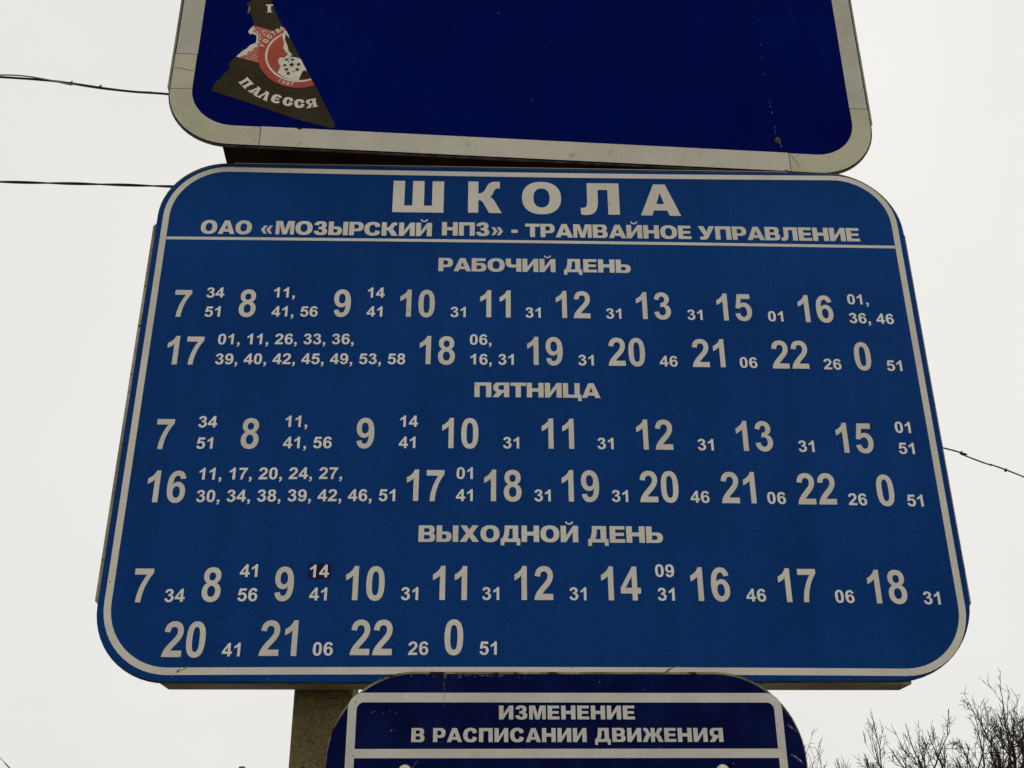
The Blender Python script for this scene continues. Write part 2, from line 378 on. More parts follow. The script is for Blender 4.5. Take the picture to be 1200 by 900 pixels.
def letter(ch):
    """heavy grotesque capitals of the signs; returns width and shapes [[outer, holes...], ...]"""
    v, h = 450.0, 305.0
    def mir(shape, w): return [[(w - x, z) for x, z in lp] for lp in shape]
    if ch == 'Н':
        w = 1450
        return w, [[[(0,0),(v,0),(v,570),(w-v,570),(w-v,0),(w,0),(w,H),(w-v,H),(w-v,570+h+40),(v,570+h+40),(v,H),(0,H)]]]
    if ch == 'П':
        w = 1450
        return w, [[[(0,0),(v,0),(v,H-h-20),(w-v,H-h-20),(w-v,0),(w,0),(w,H),(0,H)]]]
    if ch in 'ИЙ':
        w = 1450
        sh = [[[(0,0),(v-30,0),(w-v,.62*H),(w-v,0),(w,0),(w,H),(w-v+30,H),(v,.38*H),(v,H),(0,H)]]]
        if ch == 'Й':
            br = ell(w/2, H+390, 330, 300, n=14, e=2, a0=180, a1=360) + ell(w/2, H+390, 200, 165, n=14, e=2, a0=360, a1=180)
            sh.append([br])
        return w, sh
    if ch == 'Ш':
        w = 1980; s = 450; g = (w - 3*s)/2
        return w, [[[(0,0),(w,0),(w,H),(w-s,H),(w-s,h+10),(s+g+s,h+10),(s+g+s,H),(s+g,H),(s+g,h+10),(s,h+10),(s,H),(0,H)]]]
    if ch == 'Ц':
        w = 1450
        return w+70, [[[(0,0),(w-170,0),(w-170,-320),(w+140,-320),(w+140,h),(w,h),(w,H),(w-v,H),(w-v,h),(v,h),(v,H),(0,H)]]]
    if ch == 'Е':
        w = 1200
        return w, [[[(0,0),(w,0),(w,h),(v,h),(v,.41*H),(w-80,.41*H),(w-80,.41*H+h-30),(v,.41*H+h-30),(v,H-h+10),(w-20,H-h+10),(w-20,H),(0,H)]]]
    if ch == 'Т':
        w = 1340
        return w, [[[(w/2-v/2,0),(w/2+v/2,0),(w/2+v/2,H-h-20),(w,H-h-20),(w,H),(0,H),(0,H-h-20),(w/2-v/2,H-h-20)]]]
    if ch == 'А':
        w = 1600
        return w, [[[(0,0),(450,0),(535,240),(1065,240),(1150,0),(w,0),(1040,H),(560,H)], [(640,540),(960,540),(800,1060)]]]
    if ch == 'О':
        w = 1560
        return w, [[ell(w/2, H/2, w/2, H/2+28, e=2.3), ell(w/2, H/2, w/2-455, H/2-285, e=2.3)]]
    if ch == 'С':
        w = 1480; c = 780
        o = ell(c, H/2, c, H/2+28, n=30, e=2.3, a0=40, a1=322)
        i = ell(c, H/2, c-455, H/2-285, n=24, e=2.2, a0=318, a1=42)
        return w, [[o + [(1440, 470), (1050, 560)][:1] + [(1040, 590)] + i[2:-2] + [(1040, 900), (1430, 985)]]]
    if ch == 'Р':
        w = 1310
        o = [(0,0),(v,0),(v,450)] + dbowl(v,450,w,H)[1:-1] + [(0,H)]
        return w, [[o, dbowl(v, 450+265, w-430, H-265)]]
    if ch == 'Я':
        w = 1400
        o = [(0,0),(v,0),(v,450)] + [(v+120,450),(w-480,0),(w+40,0),(w-330,520)] + [q for q in dbowl(v,480,w-20,H)[4:-1]] + [(0,H)]
        return w+30, [mir([o, dbowl(v, 480+250, w-450, H-265)], w+30)]
    if ch == 'Ь':
        w = 1310
        o = dbowl(0,0,w,930)[:-1] + [(v,930),(v,H),(0,H)]
        return w, [[o, dbowl(v, 265, w-430, 930-265)]]
    if ch == 'Ы':
        w = 1230
        o = dbowl(0,0,w,930)[:-1] + [(v,930),(v,H),(0,H)]
        return w+100+v, [[o, dbowl(v, 265, w-400, 930-265)], [[(w+100,0),(w+100+v,0),(w+100+v,H),(w+100,H)]]]
    if ch == 'Б':
        w = 1330
        o = dbowl(0,0,w,930)[:-1] + [(v,930),(v,H-h),(w-80,H-h),(w-80,H),(0,H)]
        return w, [[o, dbowl(v, 265, w-430, 930-265)]]
    if ch == 'В':
        w = 1370
        a = dbowl(0,0,w,800)[1:-1]; b = dbowl(0,690,w-60,H)[1:-1]
        lower = [q for q in a if q[1] < 700 or q[0] > w-250]
        lower = [q for q in lower if q[1] < 745]
        upper = [q for q in b if q[1] > 770]
        o = [(0,0)] + lower + [(w-190,765)] + upper + [(0,H)]
        return w, [[o, dbowl(v, 250, w-430, 610)[:], dbowl(v, 860, w-470, H-245)]]
    if ch == 'З':
        w = 1240
        o = path("M 0 400 L 420 455 Q 450 255 610 255 Q 790 255 790 430 Q 790 610 590 610 L 430 610 L 430 880 L 580 880 Q 745 880 745 1040 Q 745 1205 600 1205 Q 455 1205 435 1040 L 30 1090 Q 110 1494 610 1494 Q 1160 1494 1160 1085 Q 1160 850 950 760 Q 1240 665 1240 405 Q 1240 -30 630 -30 Q 60 -30 0 400")
        return w, [o]
    if ch == 'К':
        w = 1480
        return w, [path("M 0 0 L 450 0 L 450 600 Q 600 600 690 430 L 930 0 L 1480 0 L 1190 520 Q 1100 680 960 755 Q 1070 810 1120 960 Q 1160 1130 1270 1150 L 1400 1155 L 1400 1466 L 1240 1466 Q 950 1470 850 1290 L 760 1100 Q 650 900 450 900 L 450 1466 L 0 1466")]
    if ch == 'Ж':
        w = 2020; c = w/2
        half = [(200,H),(200,905)] + path("M 200 905 Q 330 905 400 1100 L 460 1270 Q 530 1466 780 1466 L 960 1466 L 960 1180 Q 820 1180 780 1060 L 750 960 Q 710 830 620 765 Q 770 690 840 540 L 1060 0 L 590 0 L 420 430 Q 350 600 200 600")[0][1:] + [(200,0)]
        o = [(c - x, z) for x, z in half] + [(c + x, z) for x, z in reversed(half)]
        return w, [[o]]
    if ch == 'М':
        w = 1690; s = 360
        return w, [[[(0,0),(s,0),(s,1040),(650,0),(1040,0),(w-s,1040),(w-s,0),(w,0),(w,H),(w-600,H),(w/2,520),(600,H),(0,H)]]]
    if ch == 'Л':
        w = 1520
        return w, [path("M 0 0 Q 90 -35 220 -35 Q 450 -25 560 120 Q 680 280 680 700 L 680 1150 L 1070 1150 L 1070 0 L 1520 0 L 1520 1466 L 260 1466 L 260 760 Q 260 420 200 340 Q 130 285 0 300")]
    if ch == 'Д':
        w = 1600
        return w, [path("M 0 -300 L 290 -300 L 290 0 L 1310 0 L 1310 -300 L 1600 -300 L 1600 300 L 1440 300 L 1440 1466 L 330 1466 Q 330 640 130 300 L 0 300 M 560 300 Q 700 600 715 1180 L 990 1180 L 990 300")]
    if ch == 'У':
        w = 1500
        return w, [path("M 0 1466 L 500 1466 L 780 850 L 1010 1466 L 1500 1466 L 980 320 Q 830 -30 480 -30 Q 330 -30 150 0 L 150 320 Q 260 290 350 300 Q 480 310 530 420")]
    if ch == 'Х':
        w = 1600
        return w, [[[(0,0),(530,0),(800,440),(1070,0),(w,0),(1070,760),(1550,H),(1030,H),(800,1060),(570,H),(50,H),(530,760)]]]
    if ch == 'Ч':
        w = 1400
        return w, [path("M 1400 0 L 1400 1466 L 950 1466 L 950 830 Q 830 780 680 785 Q 450 790 450 1010 L 450 1466 L 0 1466 L 0 960 Q 0 460 560 460 Q 780 460 950 530 L 950 0")]
    if ch == '«':
        sh = []
        for d in (0, 560):
            sh.append([[(d, 550),(d+330, 100),(d+640, 100),(d+360, 550),(d+640, 1000),(d+330, 1000)]])
        return 1200, sh
    if ch == '»':
        w, sh = letter('«')
        return w, [mir(s, w) for s in sh]
    if ch == '-':
        return 600, [[[(0, 400), (600, 400), (600, 740), (0, 740)]]]
    raise KeyError(ch)

def word_shapes(s, gap=105):
    x = 0; out = []
    for ch in s:
        w, sh = letter(ch)
        out += [[[(px + x, pz) for px, pz in lp] for lp in one] for one in sh]
        x += w + gap
        if ch in 'А': x -= 70
        if ch in 'РТУ': x -= 40
    return x - gap, out

def digit_shapes(s):
    x = 0; out = []
    for ch in s:
        adv, cs = digit(ch)
        cs = [[(px + x, pz) for px, pz in c] for c in cs]
        if cs: out.append(cs)
        x += adv
    return out

def place(shapes, cx, z, sx, sz, rot=0.0, cz=None, zfun=None):
    xs = [p[0] for sh in shapes for lp in sh for p in lp]
    mid = (min(xs) + max(xs)) / 2
    out = []
    c, s = math.cos(rot), math.sin(rot)
    for sh in shapes:
        o = []
        for lp in sh:
            q = []
            for px, pz in lp:
                lx, lz = (px - mid) * sx, pz * sz
                if cz is not None:              # rotate about the letter's own middle
                    lz -= cz
                    lx, lz = lx * c - lz * s, lx * s + lz * c
                X, Z = cx + lx, z + lz
                if zfun: Z += zfun(X)
                q.append((X, Z))
            o.append(q)
        out.append(o)
    return out

def clip_line(poly, a, b):
    """keep the part of a polygon left of the line a -> b"""
    def side(p): return (b[0]-a[0])*(p[1]-a[1]) - (b[1]-a[1])*(p[0]-a[0])
    out = []
    for i, p in enumerate(poly):
        q = poly[(i + 1) % len(poly)]
        sp, sq = side(p), side(q)
        if sp >= 0: out.append(p)
        if (sp >= 0) != (sq >= 0):
            t = sp / (sp - sq)
            out.append((p[0] + (q[0]-p[0])*t, p[1] + (q[1]-p[1])*t))
    return out

def speck_shapes(points, size, rng, stretch=1.0):
    sh = []
    for x, z in points:
        n = rng.randint(4, 6); a0 = rng.random() * 6
        s = size * rng.uniform(0.5, 1.3)
        sh.append([[(x + math.cos(a0 + 2*math.pi*k/n) * s * rng.uniform(0.5, 1.1),
                     z + math.sin(a0 + 2*math.pi*k/n) * s * stretch * rng.uniform(0.5, 1.1)) for k in range(n)]])
    return sh

# ------------------------------------------------------------------ what is written on the signs (metres on the sign)
# centre x, row height step (0 = on the row, 1 = raised minutes), text
TIMES = {
    0.4408: [('7', 1, 0, -0.4487), ('34', 0, 1, -0.4084), ('51', 0, 0, -0.4092), ('8', 1, 0, -0.3662), ('11,', 0, 1, -0.3208), ('41, 56', 0, 0, -0.3058), ('9', 1, 0, -0.2463), ('14', 0, 1, -0.2038), ('41', 0, 0, -0.2048), ('10', 1, 0, -0.1506), ('31', 0, 0, -0.0985), ('11', 1, 0, -0.0509), ('31', 0, 0, -0.0027), ('12', 1, 0, 0.0487), ('31', 0, 0, 0.1007), ('13', 1, 0, 0.1524), ('31', 0, 0, 0.2053), ('15', 1, 0, 0.2571), ('01', 0, 0, 0.3096), ('16', 1, 0, 0.3627), ('01,', 0, 1, 0.4197), ('36, 46', 0, 0, 0.4339)],
    0.3738: [('17', 1, 0, -0.4373), ('01, 11, 26, 33, 36,', 0, 1, -0.3135), ('39, 40, 42, 45, 49, 53, 58', 0, 0, -0.2809), ('18', 1, 0, -0.1237), ('06,', 0, 1, -0.0695), ('16, 31', 0, 0, -0.0548), ('19', 1, 0, 0.0116), ('31', 0, 0, 0.0630), ('20', 1, 0, 0.1146), ('46', 0, 0, 0.1671), ('21', 1, 0, 0.2181), ('06', 0, 0, 0.2682), ('22', 1, 0, 0.3217), ('26', 0, 0, 0.3747), ('0', 1, 0, 0.4147), ('51', 0, 0, 0.4535)],
    0.2615: [('7', 1, 0, -0.4484), ('34', 0, 1, -0.3983), ('51', 0, 0, -0.3991), ('8', 1, 0, -0.3461), ('11,', 0, 1, -0.2918), ('41, 56', 0, 0, -0.2766), ('9', 1, 0, -0.2078), ('14', 0, 1, -0.1555), ('41', 0, 0, -0.1570), ('10', 1, 0, -0.0932), ('31', 0, 0, -0.0315), ('11', 1, 0, 0.0254), ('31', 0, 0, 0.0830), ('12', 1, 0, 0.1434), ('31', 0, 0, 0.2051), ('13', 1, 0, 0.2658), ('31', 0, 0, 0.3285), ('15', 1, 0, 0.3893), ('01', 0, 1, 0.4511), ('51', 0, 0, 0.4516)],
    0.1945: [('16', 1, 0, -0.4377), ('11, 17, 20, 24, 27,', 0, 1, -0.3168), ('30, 34, 38, 39, 42, 46, 51', 0, 0, -0.2850), ('17', 1, 0, -0.1334), ('01', 0, 1, -0.0871), ('41', 0, 0, -0.0871), ('18', 1, 0, -0.0415), ('31', 0, 0, 0.0055), ('19', 1, 0, 0.0509), ('31', 0, 0, 0.0976), ('20', 1, 0, 0.1448), ('46', 0, 0, 0.1931), ('21', 1, 0, 0.2398), ('06', 0, 0, 0.2848), ('22', 1, 0, 0.3339), ('26', 0, 0, 0.3822), ('0', 1, 0, 0.4174), ('51', 0, 0, 0.4516)],
    0.0765: [('7', 1, 0, -0.4493), ('34', 0, 0, -0.4119), ('8', 1, 0, -0.3718), ('41', 0, 1, -0.3316), ('56', 0, 0, -0.3305), ('9', 1, 0, -0.2902), ('14', 0, 1, -0.2512), ('41', 0, 0, -0.2511), ('10', 1, 0, -0.1985), ('31', 0, 0, -0.1476), ('11', 1, 0, -0.1021), ('31', 0, 0, -0.0555), ('12', 1, 0, -0.0062), ('31', 0, 0, 0.0441), ('14', 1, 0, 0.0939), ('09', 0, 1, 0.1452), ('31', 0, 0, 0.1453), ('16', 1, 0, 0.1969), ('46', 0, 0, 0.2488), ('17', 1, 0, 0.2982), ('06', 0, 0, 0.3513), ('18', 1, 0, 0.4021), ('31', 0, 0, 0.4522)],
    0.0148: [('20', 1, 0, -0.3955), ('41', 0, 0, -0.3426), ('21', 1, 0, -0.2913), ('06', 0, 0, -0.2416), ('22', 1, 0, -0.1885), ('26', 0, 0, -0.1360), ('0', 1, 0, -0.0965), ('51', 0, 0, -0.0581)],
}
HEADINGS = [   # text, centre x, width, baseline, cap height
    ('Ш', -0.1546, 0.0680, 0.6020, 0.0512),
    ('К', -0.0654, 0.0449, 0.6026, 0.0498),
    ('О', 0.0108, 0.0527, 0.6025, 0.0503),
    ('Л', 0.0895, 0.0522, 0.6026, 0.0495),
    ('А', 0.1709, 0.0539, 0.6020, 0.0513),
    ('ОАО', -0.4049, 0.0666, 0.5644, 0.0212),
    ('«', -0.3520, 0.0151, 0.5648, 0.0139),
    ('МОЗЫРСКИЙ', -0.2378, 0.2052, 0.5648, 0.0210),
    ('НПЗ', -0.0905, 0.0627, 0.5664, 0.0201),
    ('»', -0.0487, 0.0153, 0.5670, 0.0133),
    ('-', -0.0258, 0.0084, 0.5713, 0.0051),
    ('ТРАМВАЙНОЕ', 0.0989, 0.2210, 0.5656, 0.0223),
    ('УПРАВЛЕНИЕ', 0.3272, 0.2166, 0.5653, 0.0212),
    ('РАБОЧИЙ', -0.0489, 0.1526, 0.5122, 0.0202),
    ('ДЕНЬ', 0.0822, 0.0876, 0.5127, 0.0198),
    ('ПЯТНИЦА', 0.0014, 0.1559, 0.3332, 0.0200),
    ('ВЫХОДНОЙ', -0.0466, 0.1862, 0.1486, 0.0196),
    ('ДЕНЬ', 0.1018, 0.0878, 0.1484, 0.0202),
]
STICKER = [(-0.3995, 0.3031), (-0.3999, 0.2542), (-0.4043, 0.2498), (-0.4087, 0.2455), (-0.4058, 0.2409), (-0.4034, 0.2347), (-0.4015, 0.2269), (-0.3978, 0.2193), (-0.3955, 0.2132), (-0.3955, 0.2069), (-0.3995, 0.1988), (-0.4014, 0.1940), (-0.3986, 0.1895), (-0.3940, 0.1907), (-0.3896, 0.1879), (-0.3885, 0.1825), (-0.3890, 0.1748), (-0.3934, 0.1722), (-0.3967, 0.1696), (-0.4008, 0.1632), (-0.4052, 0.1598), (-0.4093, 0.1534), (-0.4135, 0.1486), (-0.4222, 0.1366), (-0.4222, 0.1313), (-0.4195, 0.1270), (-0.4256, 0.1191), (-0.4314, 0.1083), (-0.4375, 0.1005), (-0.4407, 0.0870), (-0.4228, 0.0809), (-0.3790, 0.0663), (-0.3199, 0.0455), (-0.2744, 0.0341), (-0.2710, 0.0357), (-0.2701, 0.0401), (-0.2874, 0.0752), (-0.3079, 0.1183), (-0.3379, 0.1723), (-0.3608, 0.2206), (-0.3759, 0.2561), (-0.3947, 0.3035)]
ORNAMENT = [(-0.3947, 0.2054), (-0.3844, 0.2031), (-0.3697, 0.1987), (-0.3526, 0.1636), (-0.3834, 0.1401), (-0.3990, 0.1443), (-0.4135, 0.1486), (-0.4052, 0.1598), (-0.4008, 0.1632), (-0.3967, 0.1696), (-0.3934, 0.1722), (-0.3890, 0.1748), (-0.3885, 0.1825), (-0.3896, 0.1879), (-0.3940, 0.1907), (-0.3986, 0.1895), (-0.4014, 0.1940), (-0.3995, 0.1988)]
TORN_EDGE = [(-0.3947, 0.2054), (-0.3936, 0.1993), (-0.3957, 0.1960), (-0.3893, 0.1918), (-0.3864, 0.1858), (-0.3864, 0.1796), (-0.3844, 0.1767), (-0.3875, 0.1718), (-0.3849, 0.1689), (-0.3905, 0.1655), (-0.3934, 0.1591), (-0.3981, 0.1588), (-0.3998, 0.1526), (-0.4055, 0.1506), (-0.4087, 0.1474), (-0.4135, 0.1486), (-0.4052, 0.1598), (-0.4008, 0.1632), (-0.3967, 0.1696), (-0.3934, 0.1722), (-0.3890, 0.1748), (-0.3885, 0.1825), (-0.3896, 0.1879), (-0.3940, 0.1907), (-0.3986, 0.1895), (-0.4014, 0.1940), (-0.3995, 0.1988)]
CREST_WHITE = [(-0.3519, 0.1992), (-0.3534, 0.1882), (-0.3500, 0.1761), (-0.3506, 0.1683), (-0.3464, 0.1610), (-0.3425, 0.1567), (-0.3479, 0.1502), (-0.3538, 0.1505), (-0.3557, 0.1451), (-0.3541, 0.1391), (-0.3515, 0.1363), (-0.3531, 0.1271), (-0.3551, 0.1240), (-0.3464, 0.1171), (-0.3343, 0.1123), (-0.3249, 0.1114), (-0.3223, 0.1233), (-0.3182, 0.1311), (-0.3134, 0.1299), (-0.3131, 0.1420), (-0.3185, 0.1508), (-0.3264, 0.1624), (-0.3302, 0.1806), (-0.3412, 0.2000)]
CREST_WING = [(-0.3489, 0.1940), (-0.3495, 0.1839), (-0.3451, 0.1734), (-0.3424, 0.1628), (-0.3366, 0.1563), (-0.3411, 0.1537), (-0.3351, 0.1526), (-0.3280, 0.1516), (-0.3193, 0.1461), (-0.3173, 0.1508), (-0.3241, 0.1626), (-0.3296, 0.1729), (-0.3365, 0.1848), (-0.3451, 0.1966), (-0.3437, 0.1858)]
CREST_FIELD = [(-0.3246, 0.1141), (-0.3204, 0.1294), (-0.3132, 0.1269), (-0.3066, 0.1168), (-0.3228, 0.1142)]
HALF_LETTER = [(-0.3813, 0.2460), (-0.3715, 0.2468), (-0.3709, 0.2446), (-0.3741, 0.2440), (-0.3733, 0.2347), (-0.3707, 0.2325), (-0.3788, 0.2309), (-0.3777, 0.2335), (-0.3785, 0.2431), (-0.3811, 0.2441)]
STARS = [(-0.3364, 0.1389), (-0.3457, 0.1374), (-0.3271, 0.1403), (-0.3360, 0.1480), (-0.3442, 0.1474), (-0.3428, 0.1301), (-0.3282, 0.1311), (-0.3399, 0.1235)]
LOWER_WORD_AT = [(-0.3957, 0.1033), (-0.3813, 0.0910), (-0.3685, 0.0838), (-0.3525, 0.0790), (-0.3366, 0.0753), (-0.3209, 0.0730), (-0.3048, 0.0744)]
YEAR_AT = [(-0.3511, 0.1104), (-0.3451, 0.1078), (-0.3391, 0.1061), (-0.3332, 0.1058)]
UPPER_WORD_AT = [(-0.3797, 0.1708), (-0.3757, 0.1788), (-0.3711, 0.1869), (-0.3663, 0.1938), (-0.3602, 0.1986), (-0.3552, 0.2029)]
GHOST = [(-0.2698, 0.0344), (-0.2538, 0.0368), (-0.2512, 0.0514), (-0.2381, 0.1111), (-0.2256, 0.1697), (-0.2333, 0.2034), (-0.2739, 0.2368), (-0.3292, 0.2469), (-0.3720, 0.2532), (-0.3608, 0.2206), (-0.3379, 0.1723), (-0.3079, 0.1183), (-0.2874, 0.0752)]
DASHES = [(-0.3909, 0.1963), (-0.3868, 0.1904), (-0.3826, 0.1830), (-0.3841, 0.2000), (-0.3800, 0.1940), (-0.3771, 0.1880), (-0.3768, 0.1982), (-0.3741, 0.1945), (-0.3992, 0.1458), (-0.3926, 0.1500), (-0.3859, 0.1543), (-0.3943, 0.1439), (-0.3888, 0.1473), (-0.3844, 0.1506)]

# ================================================================== ground
g = link_mesh('ground', [(-1500,-1500,0),(1500,-1500,0),(1500,1500,0),(-1500,1500,0)], [(0,1,2,3)], M['ground'])
g['kind'] = 'structure'
g = link_mesh('path', [(-60,-4.2,0.004),(60,-4.2,0.004),(60,1.2,0.004),(-60,1.2,0.004)], [(0,1,2,3)], M['paving'])
g['kind'] = 'structure'

# ================================================================== sign post
post = thing('sign_post', (0, 0, 0), 'square olive grey steel post carrying the three blue signs', 'post')
box('shaft', -0.2777, -0.2110, 0.0465, 0.1130, 0.0, 3.25, M['post'], post, 0.004)
box('cap', -0.2797, -0.2090, 0.0445, 0.1150, 3.25, 3.262, M['post'], post, 0.004)
box('base_plate', -0.3377, -0.1510, -0.0135, 0.1730, 0.004, 0.016, M['dark_rail'], post, 0.0)

def rail_frame(parent, x0, x1, z0, z1, cx, cz, width, front, back, mat, bottom_mat=None):
    """four steel rails behind a sign, each stopping short of the rounded corners"""
    def rail(loop, m): plate('frame_rail', [[loop]], m, parent, front, back, close_back=True)
    c = 0.004
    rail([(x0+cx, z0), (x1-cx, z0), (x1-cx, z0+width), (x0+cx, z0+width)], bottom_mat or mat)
    rail([(x0+cx, z1-width), (x1-cx, z1-width), (x1-cx, z1), (x0+cx, z1)], mat)
    for xa, xb, s in ((x0, x0+width, 1), (x1-width, x1, -1)):
        e = x0 if s > 0 else x1
        f = x0+width if s > 0 else x1-width
        loop = [(e, z0+cz+c), (e+s*c, z0+cz), (f, z0+cz), (f, z1-cz), (e+s*c, z1-cz), (e, z1-cz-c)]
        rail(loop, mat)

# ================================================================== timetable sign
def bow(x): return 0.0040 * (1 - ((x - 0.02) / 0.46) ** 2)

tt = thing('timetable_sign', (0, 0, ZB), 'wide royal blue timetable with rows of white departure times, middle of the three signs', 'sign', 'signs on the post')
def tilt_edge(x, z):
    if z < 0.1: z += 0.0022 * max(0.0, (x + 0.1) / 0.5)
    if z > 0.55: z -= 0.0012 * max(0.0, (x + 0.1) / 0.5)
    return x, z
panel_line = rrect(-0.4962, 0.4958, -0.0112, 0.6742, (0.100, 0.095, 0.085, 0.086), warp=tilt_edge)
plate('panel', [[panel_line]], M['blue'], tt, -0.0008, 0.0008, True)
plate('back_sheet', [[rrect(-0.4974, 0.4970, -0.0124, 0.6784, (0.100, 0.095, 0.085, 0.086), warp=tilt_edge)]], M['rim_grey'], tt, 0.0010, 0.0036, True)
plate('edge_lip', [[[(-0.405, 0.6781), (0.35, 0.6766), (0.35, 0.6772), (-0.405, 0.6787)]]], M['pinkish'], tt, 0.0002, 0.0009, True)
rail_frame(tt, -0.5022, 0.4998, -0.0118, 0.6700, 0.084, 0.087, 0.028, 0.0045, 0.0450, M['rail'])

def stripe_warp(x, z):
    if z < 0.1 and abs(x) < 0.42: z += 0.0013 * (1 - (x/0.42)**2)
    if z > 0.55 and abs(x) < 0.42: z += -0.0022 * (1 - (x/0.42)**2)
    return x, z
hw = 0.0040
plate('border_stripe', [[rrect(-0.4855-hw, 0.4855+hw, -hw, 0.6675+hw-0.0006, 0.080, warp=stripe_warp),
                         rrect(-0.4855+hw, 0.4855-hw, hw, 0.6675-hw, 0.072, warp=stripe_warp)]],
      M['vinyl'], tt, -0.0011, -0.0008)
# divider under the stop name
nseg = 20
up = [(-0.4812 + 0.9622*i/nseg) for i in range(nseg+1)]
def dz(x): return 0.5573 + 0.0012*(1 - (x/0.48)**2)
for off, hh in ((0.0, 0.0021),):
    plate('divider_line', [[[(x, dz(x)-hh) for x in up] + [(x, dz(x)+hh) for x in reversed(up)]]], M['vinyl'], tt, -0.0011, -0.0008)

LET_F, LET_B = -0.0012, -0.0008
BIG = 0.0394 / 1466; SMALL = 0.0148 / 1466
for z0, items in TIMES.items():
    for text, big, raised, cx in items:
        sh = digit_shapes(text)
        if big:
            o = plate('hour_number', place(sh, cx, z0 + bow(cx), BIG*0.815, BIG), M['vinyl'], tt, LET_F, LET_B)
        else:
            patch14 = (z0 < 0.1 and text == '14' and raised)
            z = z0 + (0.0277 if raised else 0.0)
            if patch14: z = 0.1057 - bow(cx)
            f, b = (LET_F-0.0003, LET_B-0.0003) if patch14 else (LET_F, LET_B)
            o = plate('minute_numbers', place(sh, cx, z, SMALL*1.03, SMALL, zfun=bow), M['minutes'], tt, f, b)
p = plate('number_patch', [[[(-0.2643, 0.1040), (-0.2384, 0.1042), (-0.2381, 0.1222), (-0.2640, 0.1224)]]], M['patch'], tt, -0.0010, -0.0008)
p['label'] = 'small dark violet patch behind one 14'
for text, cx, w, z, cap in HEADINGS:
    wd, sh = word_shapes(text, 110)
    xs = [q[0] for s_ in sh for lp in s_ for q in lp]
    wd = max(xs) - min(xs)
    if text in '«»': cap, z = 0.0205, z - 0.0006
    elif text == '-': cap, z = 0.0210, z - 0.0052
    elif cap > 0.03: cap, z = 0.0502, 0.6020 + (0.0006 if abs(cx) < 0.12 else 0)
    elif z > 0.55: cap, z = 0.0208, z + 0.0001
    else: cap = 0.0199
    small_warp = (lambda X: bow(X) - bow(cx)) if z < 0.55 else None
    plate('heading_word' if cap < 0.03 else 'heading_letter', place(sh, cx, z, w / wd, cap / 1466, zfun=small_warp), M['vinyl'], tt, LET_F, LET_B)

rng = random.Random(5)
pts = [(-0.40, 0.012), (-0.408, 0.0)]
# scratches and scuffs: short slivers cut in the film
def sliver(x, z, L, ang, t):
    c, s = math.cos(R(ang)), math.sin(R(ang))
    return [[(x - c*L/2, z - s*L/2), (x + s*t/2, z - c*t/2), (x + c*L/2, z + s*L/2), (x - s*t/2, z + c*t/2)]]
plate('scuff_marks', [sliver(-0.391, 0.0035, 0.012, 38, 0.0010), sliver(-0.404, -0.0060, 0.005, 60, 0.0009),
                      sliver(-0.300, -0.0085, 0.004, 50, 0.0012), sliver(0.345, -0.0075, 0.0035, 8, 0.0014),
                      sliver(0.0132, 0.3050, 0.03, 97, 0.0004), sliver(0.170, 0.3180, 0.02, 100, 0.0003)]
      + speck_shapes([(rng.uniform(-0.45, 0.45), rng.uniform(0.02, 0.65)) for _ in range(36)], 0.0006, rng),
      M['scratch'], tt, -0.00135, -0.0008)
plate('dirt_specks', [sliver(-0.398, 0.0005, 0.007, 40, 0.0016)] + speck_shapes([(0.1035, 0.6190), (0.1020, 0.6205), (-0.0700, 0.6185), (0.415, 0.6670),
      (-0.142, 0.6670), (0.166, 0.3950), (-0.4870, 0.100), (-0.40, 0.025)], 0.0009, rng), M['dark'], tt, -0.00145, -0.0008)

# ================================================================== upper sign (blank navy field, glued border strips)
YAW = R(3.2)
UP = (0.0, -0.005, ZB + 0.688)
us = thing('stop_sign', UP, 'large blank navy blue sign above the timetable, with broad yellowed border strips', 'sign', 'signs on the post', YAW)
X0, X1, UH = -0.4968, 0.4872, 0.60
plate('panel', [[rrect(X0, X1, 0.0, UH, 0.086)]], M['navy'], us, -0.0008, 0.0008, True)
plate('back_sheet', [[rrect(X0-0.0012, X1+0.0018, -0.0016, UH+0.001, 0.087)]], M['rim'], us, 0.0012, 0.0044, True)
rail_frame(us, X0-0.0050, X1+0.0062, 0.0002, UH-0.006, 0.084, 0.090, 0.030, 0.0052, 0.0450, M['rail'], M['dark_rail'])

XI0, XI1, ZI, ZIT, RI = -0.4668, 0.4600, 0.0308, UH-0.031, 0.060
# the border is glued on in pieces: straight strips and corner pieces that meet at visible joints
def ring_piece(name, x_from, x_to, z_from, z_to, mat, corner=None, lift=0.0):
    e = 0.0010
    if corner is None:
        quad = [(x_from, z_from), (x_to, z_from), (x_to, z_to), (x_from, z_to)]
        return plate(name, [[quad]], mat, us, -0.0011-lift, -0.0008)
    ox, oz, ix, iz, sx, sz = corner         # outer corner, inner corner, directions
    ro, ri = 0.085, RI
    outer = []; inner = []
    for i in range(15):
        a = R(90*i/14)
        outer.append((ox - sx*(ro - ro*math.sin(a)) * -1, oz + sz*(ro - ro*math.cos(a))))
    # outer arc from the horizontal edge to the vertical edge
    outer = [(ox + sx*(ro - ro*math.sin(R(90*i/14))), oz + sz*(ro - ro*math.cos(R(90*i/14)))) for i in range(15)]
    inner = [(ix + sx*(ri - ri*math.sin(R(90*i/14))), iz + sz*(ri - ri*math.cos(R(90*i/14)))) for i in range(15)]
    pl = [(x_to if sx > 0 else x_from, oz)] + outer + [(ox, z_to if sz > 0 else z_from), (ix, z_to if sz > 0 else z_from)] + inner[::-1] + [(x_to if sx > 0 else x_from, iz)]
    return plate(name, [[pl]], mat, us, -0.0011, -0.0008)
e = 0.0003
BO, TO = e, UH - e
LO, RO = X0 + 0.0008, X1 - 0.0008
j = 0.0005
JL, JR, JZ0, JZ1 = -0.3690, 0.3605, 0.1490, 0.1158
